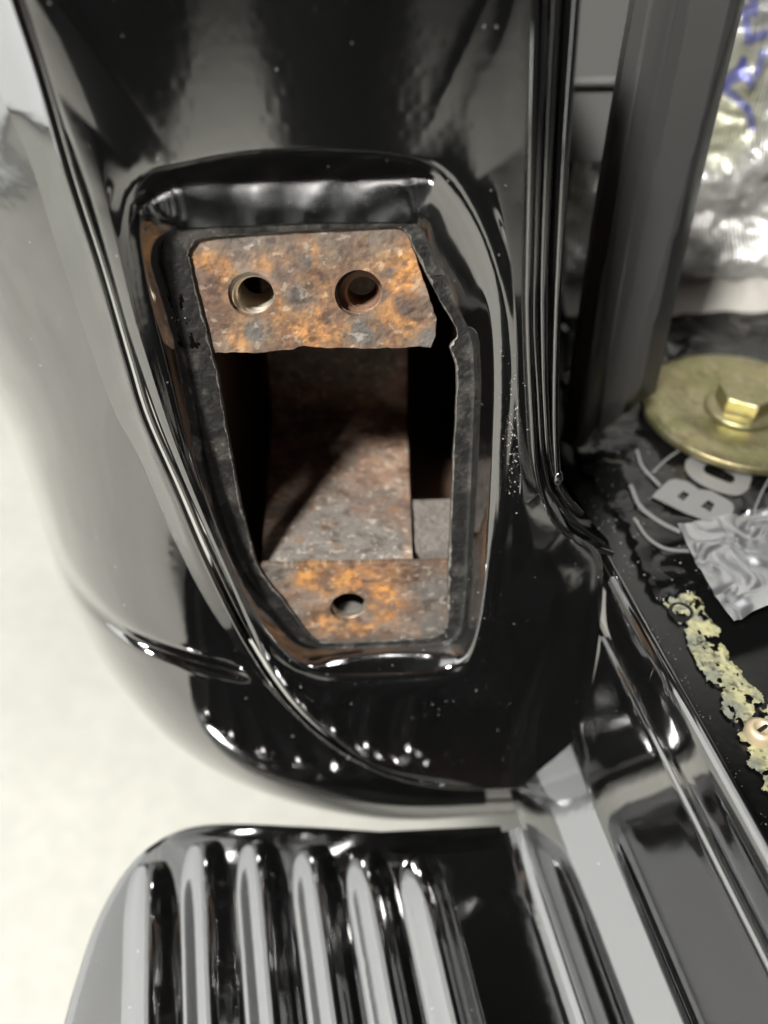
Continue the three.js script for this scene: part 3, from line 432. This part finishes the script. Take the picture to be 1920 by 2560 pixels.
// ------------------------------------------------------------------ foil patch
{
  const o = [[1690, 1325], [1740, 1308], [1800, 1290], [1990, 1262], [2060, 1500], [1830, 1566], [1770, 1480], [1725, 1400]];
  const rows = []; const L = resample([[1690, 1325], [1712, 1375], [1745, 1440], [1790, 1510], [1830, 1566]], 60), Rr = resample([[1990, 1262], [2010, 1340], [2030, 1400], [2050, 1450], [2070, 1490]], 60);
  for (let i = 0; i <= 60; i++) rows.push(Array.from({ length: 81 }, (_, j) => { const t = j / 80, x = lerp(L[i][0], Rr[i][0], t), y = lerp(L[i][1], Rr[i][1], t); const p = mp(x, y, 0.004); const wx = p.x * 75 + 2.2 * fbm(p.x * 60, p.z * 60, 2, 5), wz = p.z * 75 + 2.2 * fbm(p.x * 60 + 9, p.z * 60, 2, 6); p.y += 0.006 * (Math.abs(vn(wx * 1.3 + wz * 0.5, wz * 0.6, 601) - 0.5) + 0.5 * Math.abs(vn(wx * 2.3 - wz, wz * 2.1, 602) - 0.5) + 0.25 * Math.abs(vn(wx * 4, wz * 4.6, 603) - 0.5)); return p; }));
  const g = sheet(rows, { uv: (p) => [p.x, p.z] });
  const m = add('foil_patch', g, new THREE.MeshStandardMaterial({ color: 0xb4b5b8, metalness: 0.9, roughness: 0.34, bumpMap: matBump, bumpScale: 0.001 }), scene); tag(m, 'torn scrap of crinkled silver foil tape on the edge of the mat', 'foil tape');
}
// ------------------------------------------------------------------ glue residue, screw, dust on the channel
{
  const c = resample([[1650, 1430], [1705, 1500], [1760, 1600], [1820, 1710], [1900, 1840], [1990, 1990], [2060, 2110]], 380); const P = [], C = [], I = [], M = []; const W = 64, n = c.length;
  for (let i = 0; i < n; i++) for (let j = 0; j <= W; j++) { const a = c[Math.max(0, i - 1)], b = c[Math.min(n - 1, i + 1)], l = Math.hypot(b[0] - a[0], b[1] - a[1]), q = (j / W - 0.5) * 2, hw = 34 + 34 * (i / n); const x = c[i][0] - (b[1] - a[1]) / l * hw * 1.5 * q, y = c[i][1] + (b[0] - a[0]) / l * hw * 1.5 * q; const p = inn(x, y, 0);
    const f = fbm(p.x * 900, p.z * 900, 4, 701), e = fbm(p.x * 330, p.z * 330, 5, 711); const edge = 1 - Math.abs(q) * 1.5 + 0.9 * (e - 0.5); M.push(edge > 0.04 && fbm(p.x * 420 + 5, p.z * 420, 4, 741) > 0.3 + 0.14 * Math.abs(q)); const pit = sstep(0.58, 0.7, fbm(p.x * 1100, p.z * 1100, 3, 721));
    p.addScaledVector(CN, 0.0001 + 0.0004 * clamp(edge * 3) * (0.35 + f) - 0.0003 * pit); P.push(p.x, p.y, p.z); const yel = sstep(0.3, 0.7, fbm(p.x * 260, p.z * 260, 4, 731) - 0.16 * q); const col = mix3([0.16, 0.165, 0.13], [0.36, 0.345, 0.19], yel).map((v) => v * (0.55 + 0.9 * f) * (1 - 0.6 * pit)); C.push(...col); }
  for (let i = 0; i < n - 1; i++) for (let j = 0; j < W; j++) { const a = i * (W + 1) + j, q = [a, a + 1, a + W + 1, a + W + 2]; if (q.every((k) => M[k])) I.push(q[0], q[1], q[2], q[1], q[3], q[2]); }
  const g = new THREE.BufferGeometry(); g.setAttribute('position', new THREE.Float32BufferAttribute(P, 3)); g.setAttribute('color', new THREE.Float32BufferAttribute(C, 3)); g.setIndex(I); g.computeVertexNormals();
  tag(add('glue_residue', g, new THREE.MeshStandardMaterial({ vertexColors: true, roughness: 0.85, side: THREE.DoubleSide }), scene), 'crusty pale yellow strip of old glue along the black sill channel', 'glue');
  const sc = thing('screw', 'small copper coloured screw head beside the old glue strip', 'screw', inn(1897, 1840, 0)); const r = 0.0034;
  const brass = new THREE.MeshStandardMaterial({ color: 0xcdbb9c, metalness: 0.4, roughness: 0.45 });
  add('head', new THREE.LatheGeometry([[0, 0.0022], [0.0012, 0.0021], [0.0016, 0.003], [0.0024, 0.0032], [r, 0.0022], [r, 0]].map(([a, b]) => new THREE.Vector2(a, b)), 40), brass, sc);
  add('slot', new THREE.BoxGeometry(0.0036, 0.0006, 0.0007).rotateY(0.5).translate(0, 0.0026, 0), dark, sc);
  const hole = add('grommet', new THREE.TorusGeometry(0.0026, 0.0005, 10, 32).rotateX(Math.PI / 2), dull, sill); hole.position.copy(inn(1703, 1528, 0.0004));
}
{
  const spots = []; const put = (n, f) => { for (let k = 0; k < n; k++) spots.push(f()); };
  const gs = () => (rnd() + rnd() + rnd()) / 1.5 - 1;
  put(170, () => pil(1285 + 50 * gs(), 1090 + 260 * gs(), -0.1)); put(70, () => pil(700 + 650 * rnd(), 1380 + 520 * rnd(), 0.5));
  put(420, () => { const t = rnd(); return inn(1600 + 330 * t + 70 * gs(), 1560 + 620 * t + 40 * gs(), 0.0003); });
  put(260, () => mp(1450 + 450 * rnd(), 1100 + 350 * rnd(), 0.0012)); put(90, () => pil(430 + 60 * gs(), 950 + 300 * gs(), -10.8));
  put(160, () => rp(680 + 320 * rnd(), 1170 + 230 * rnd(), 0.0008));
  const im = new THREE.InstancedMesh(new THREE.IcosahedronGeometry(1, 0), new THREE.MeshStandardMaterial({ color: 0x9c9a94, roughness: 0.7 }), spots.length); const m = new THREE.Matrix4(), q = new THREE.Quaternion();
  spots.forEach((p, i) => { const r = 0.00005 + 0.00013 * rnd() ** 3; q.setFromEuler(new THREE.Euler(rnd() * 6, rnd() * 6, 0)); im.setMatrixAt(i, m.compose(p, q, V(r * (1 + rnd()), r, r))); });
  im.name = 'dust'; im.userData = { kind: 'stuff', label: 'pale dust and grit scattered over the black paint', category: 'dust' }; scene.add(im);
}
// ------------------------------------------------------------------ roof of the car over the door opening
{
  const rows = []; for (let i = 0; i <= 12; i++) rows.push(Array.from({ length: 13 }, (_, j) => { const a = j / 12, z = -0.5 + 2.2 * i / 12; return V(0.06 + 1.1 * a, 1.2 + 0.16 * Math.sin(Math.PI * (0.08 + 0.84 * a)) + 0.06 * Math.sin(Math.PI * i / 12), z); }));
  add('roof', sheet(rows, { uv: (p) => [p.x, p.z] }), dark, car);
}
// ------------------------------------------------------------------ the person who holds the camera, mirrored in the paint
function sdfMesh(bones, k, lo, hi, cell) { // bones: [ax,ay,az,ra, bx,by,bz,rb]
  const nx = Math.ceil((hi[0] - lo[0]) / cell), ny = Math.ceil((hi[1] - lo[1]) / cell), nz = Math.ceil((hi[2] - lo[2]) / cell), N = Math.max(nx, ny, nz) + 2;
  const mc = new MarchingCubes(N, dark, false, false, 400000); mc.isolation = 0; const S = N * cell / 2, c = [lo[0] + S, lo[1] + S, lo[2] + S];
  for (let z = 0; z < N; z++) for (let y = 0; y < N; y++) for (let x = 0; x < N; x++) {
    const p = [c[0] + S * (x - N / 2) / (N / 2), c[1] + S * (y - N / 2) / (N / 2), c[2] + S * (z - N / 2) / (N / 2)]; let acc = 0;
    for (const b of bones) { const d = [b[4] - b[0], b[5] - b[1], b[6] - b[2]], q = [p[0] - b[0], p[1] - b[1], p[2] - b[2]]; const t = clamp((q[0] * d[0] + q[1] * d[1] + q[2] * d[2]) / (d[0] * d[0] + d[1] * d[1] + d[2] * d[2] + 1e-9)); acc += Math.exp(-(Math.hypot(q[0] - d[0] * t, q[1] - d[1] * t, q[2] - d[2] * t) - lerp(b[3], b[7], t)) / k); }
    mc.field[x + y * N + z * N * N] = k * Math.log(acc + 1e-30);
  }
  mc.update(); const n = mc.count, g = new THREE.BufferGeometry(); const P = new Float32Array(mc.positionArray.slice(0, n * 3)); for (let i = 0; i < n; i++) for (let j = 0; j < 3; j++) P[i * 3 + j] = P[i * 3 + j] * S + c[j];
  g.setAttribute('position', new THREE.BufferAttribute(P, 3)); const m = mergeVertices(g, 1e-5); m.computeVertexNormals(); return m;
}
{
  const per = thing('person', 'person in a dark red shirt and dark trousers bending over behind the camera', 'person', V(-0.16, 0, 0.9));
  const at = (g) => g.translate(0.16, 0, -0.9);
  const shirt = [[-0.16, 0.86, 1.0, 0.13, -0.14, 1.0, 0.84, 0.135], [-0.14, 1.0, 0.84, 0.135, -0.1, 1.12, 0.64, 0.12], [-0.26, 1.12, 0.64, 0.07, 0.08, 1.12, 0.64, 0.07], [-0.28, 1.1, 0.63, 0.065, -0.36, 0.84, 0.5, 0.052], [0.1, 1.1, 0.63, 0.065, 0.2, 0.84, 0.5, 0.052], [-0.36, 0.84, 0.5, 0.05, -0.4, 0.62, 0.6, 0.036], [0.2, 0.84, 0.5, 0.05, 0.12, 0.66, 0.28, 0.036]];
  const legs = [[-0.25, 0.8, 1.0, 0.115, -0.08, 0.8, 1.0, 0.115], [-0.26, 0.78, 1.0, 0.1, -0.245, 0.46, 0.84, 0.085], [-0.245, 0.46, 0.84, 0.085, -0.25, 0.09, 0.92, 0.075], [-0.06, 0.78, 1.0, 0.1, 0.01, 0.46, 0.86, 0.075], [0.01, 0.46, 0.86, 0.075, 0.01, 0.09, 0.94, 0.065]];
  const skin = [[0.13, 0.675, 0.3, 0.028, 0.1, 0.67, 0.27, 0.026], [0.1, 0.67, 0.27, 0.026, 0.065, 0.665, 0.235, 0.024], [-0.1, 1.14, 0.62, 0.055, -0.07, 1.16, 0.5, 0.05], [-0.06, 1.12, 0.42, 0.07, -0.06, 1.19, 0.46, 0.085], [-0.06, 1.13, 0.345, 0.012, -0.06, 1.15, 0.35, 0.008]];
  for (const s of [1]) for (let f = 0; f < 4; f++) { const p0 = CAM.clone().addScaledVector(FWD, -0.12).addScaledVector(RIGHT, s * 0.052 - 0.008).addScaledVector(UPV, -0.1 + 0.019 * f), p1 = CAM.clone().addScaledVector(FWD, -0.1).addScaledVector(RIGHT, s * (0.036 - 0.008 * (f % 2)) - 0.008).addScaledVector(UPV, -0.094 + 0.019 * f), p2 = CAM.clone().addScaledVector(FWD, -0.1).addScaledVector(RIGHT, s * (0.012 + 0.006 * ((f + 1) % 3)) - 0.008).addScaledVector(UPV, -0.09 + 0.019 * f); skin.push([...arr(p0), 0.0098, ...arr(p1), 0.0092], [...arr(p1), 0.009, ...arr(p2), 0.0078]); if (!f) skin.push([s * 0.065, 0.66, 0.235, 0.022, ...arr(p0), 0.016], [s * 0.065, 0.66, 0.235, 0.022, s * 0.05, 0.7, 0.25, 0.02]); }
  add('body', at(sdfMesh([...skin, [-0.1, 1.13, 0.63, 0.03, -0.36, 1.06, 0.6, 0.02], [-0.1, 1.13, 0.63, 0.03, 0.18, 1.06, 0.6, 0.02], [-0.36, 1.06, 0.6, 0.02, -0.36, 0.84, 0.5, 0.03], [0.18, 1.06, 0.6, 0.02, 0.2, 0.84, 0.5, 0.03], [-0.36, 0.84, 0.5, 0.03, -0.4, 0.6, 0.61, 0.026], [-0.4, 0.6, 0.61, 0.026, -0.4, 0.53, 0.63, 0.022], [0.2, 0.84, 0.5, 0.03, 0.12, 0.66, 0.28, 0.026]], 0.008, [-0.45, 0.5, 0.1], [0.35, 1.3, 0.8], 0.009)), new THREE.MeshStandardMaterial({ color: 0x84594c, roughness: 0.6 }), per);
  add('shirt', at(sdfMesh(shirt, 0.02, [-0.5, 0.55, 0.2], [0.35, 1.3, 1.2], 0.014)), new THREE.MeshStandardMaterial({ color: 0x5a3836, roughness: 0.9 }), per);
  add('trousers', at(sdfMesh(legs, 0.02, [-0.5, 0.0, 0.7], [0.2, 1.0, 1.2], 0.014)), new THREE.MeshStandardMaterial({ color: 0x1c1c20, roughness: 0.9 }), per);
  for (const x of [-0.25, 0.01]) add('shoe', at(sdfMesh([[x, 0.045, 0.97, 0.045, x + 0.01, 0.04, 0.78, 0.04]], 0.01, [x - 0.1, -0.02, 0.68], [x + 0.1, 0.15, 1.08], 0.012)), new THREE.MeshStandardMaterial({ color: 0x222222, roughness: 0.7 }), per);
  add('hair', at(sdfMesh([[-0.06, 1.2, 0.48, 0.085, -0.06, 1.23, 0.5, 0.08]], 0.01, [-0.2, 1.05, 0.3], [0.1, 1.4, 0.7], 0.012)), dark, per);
}
renderer.render(scene, camera);
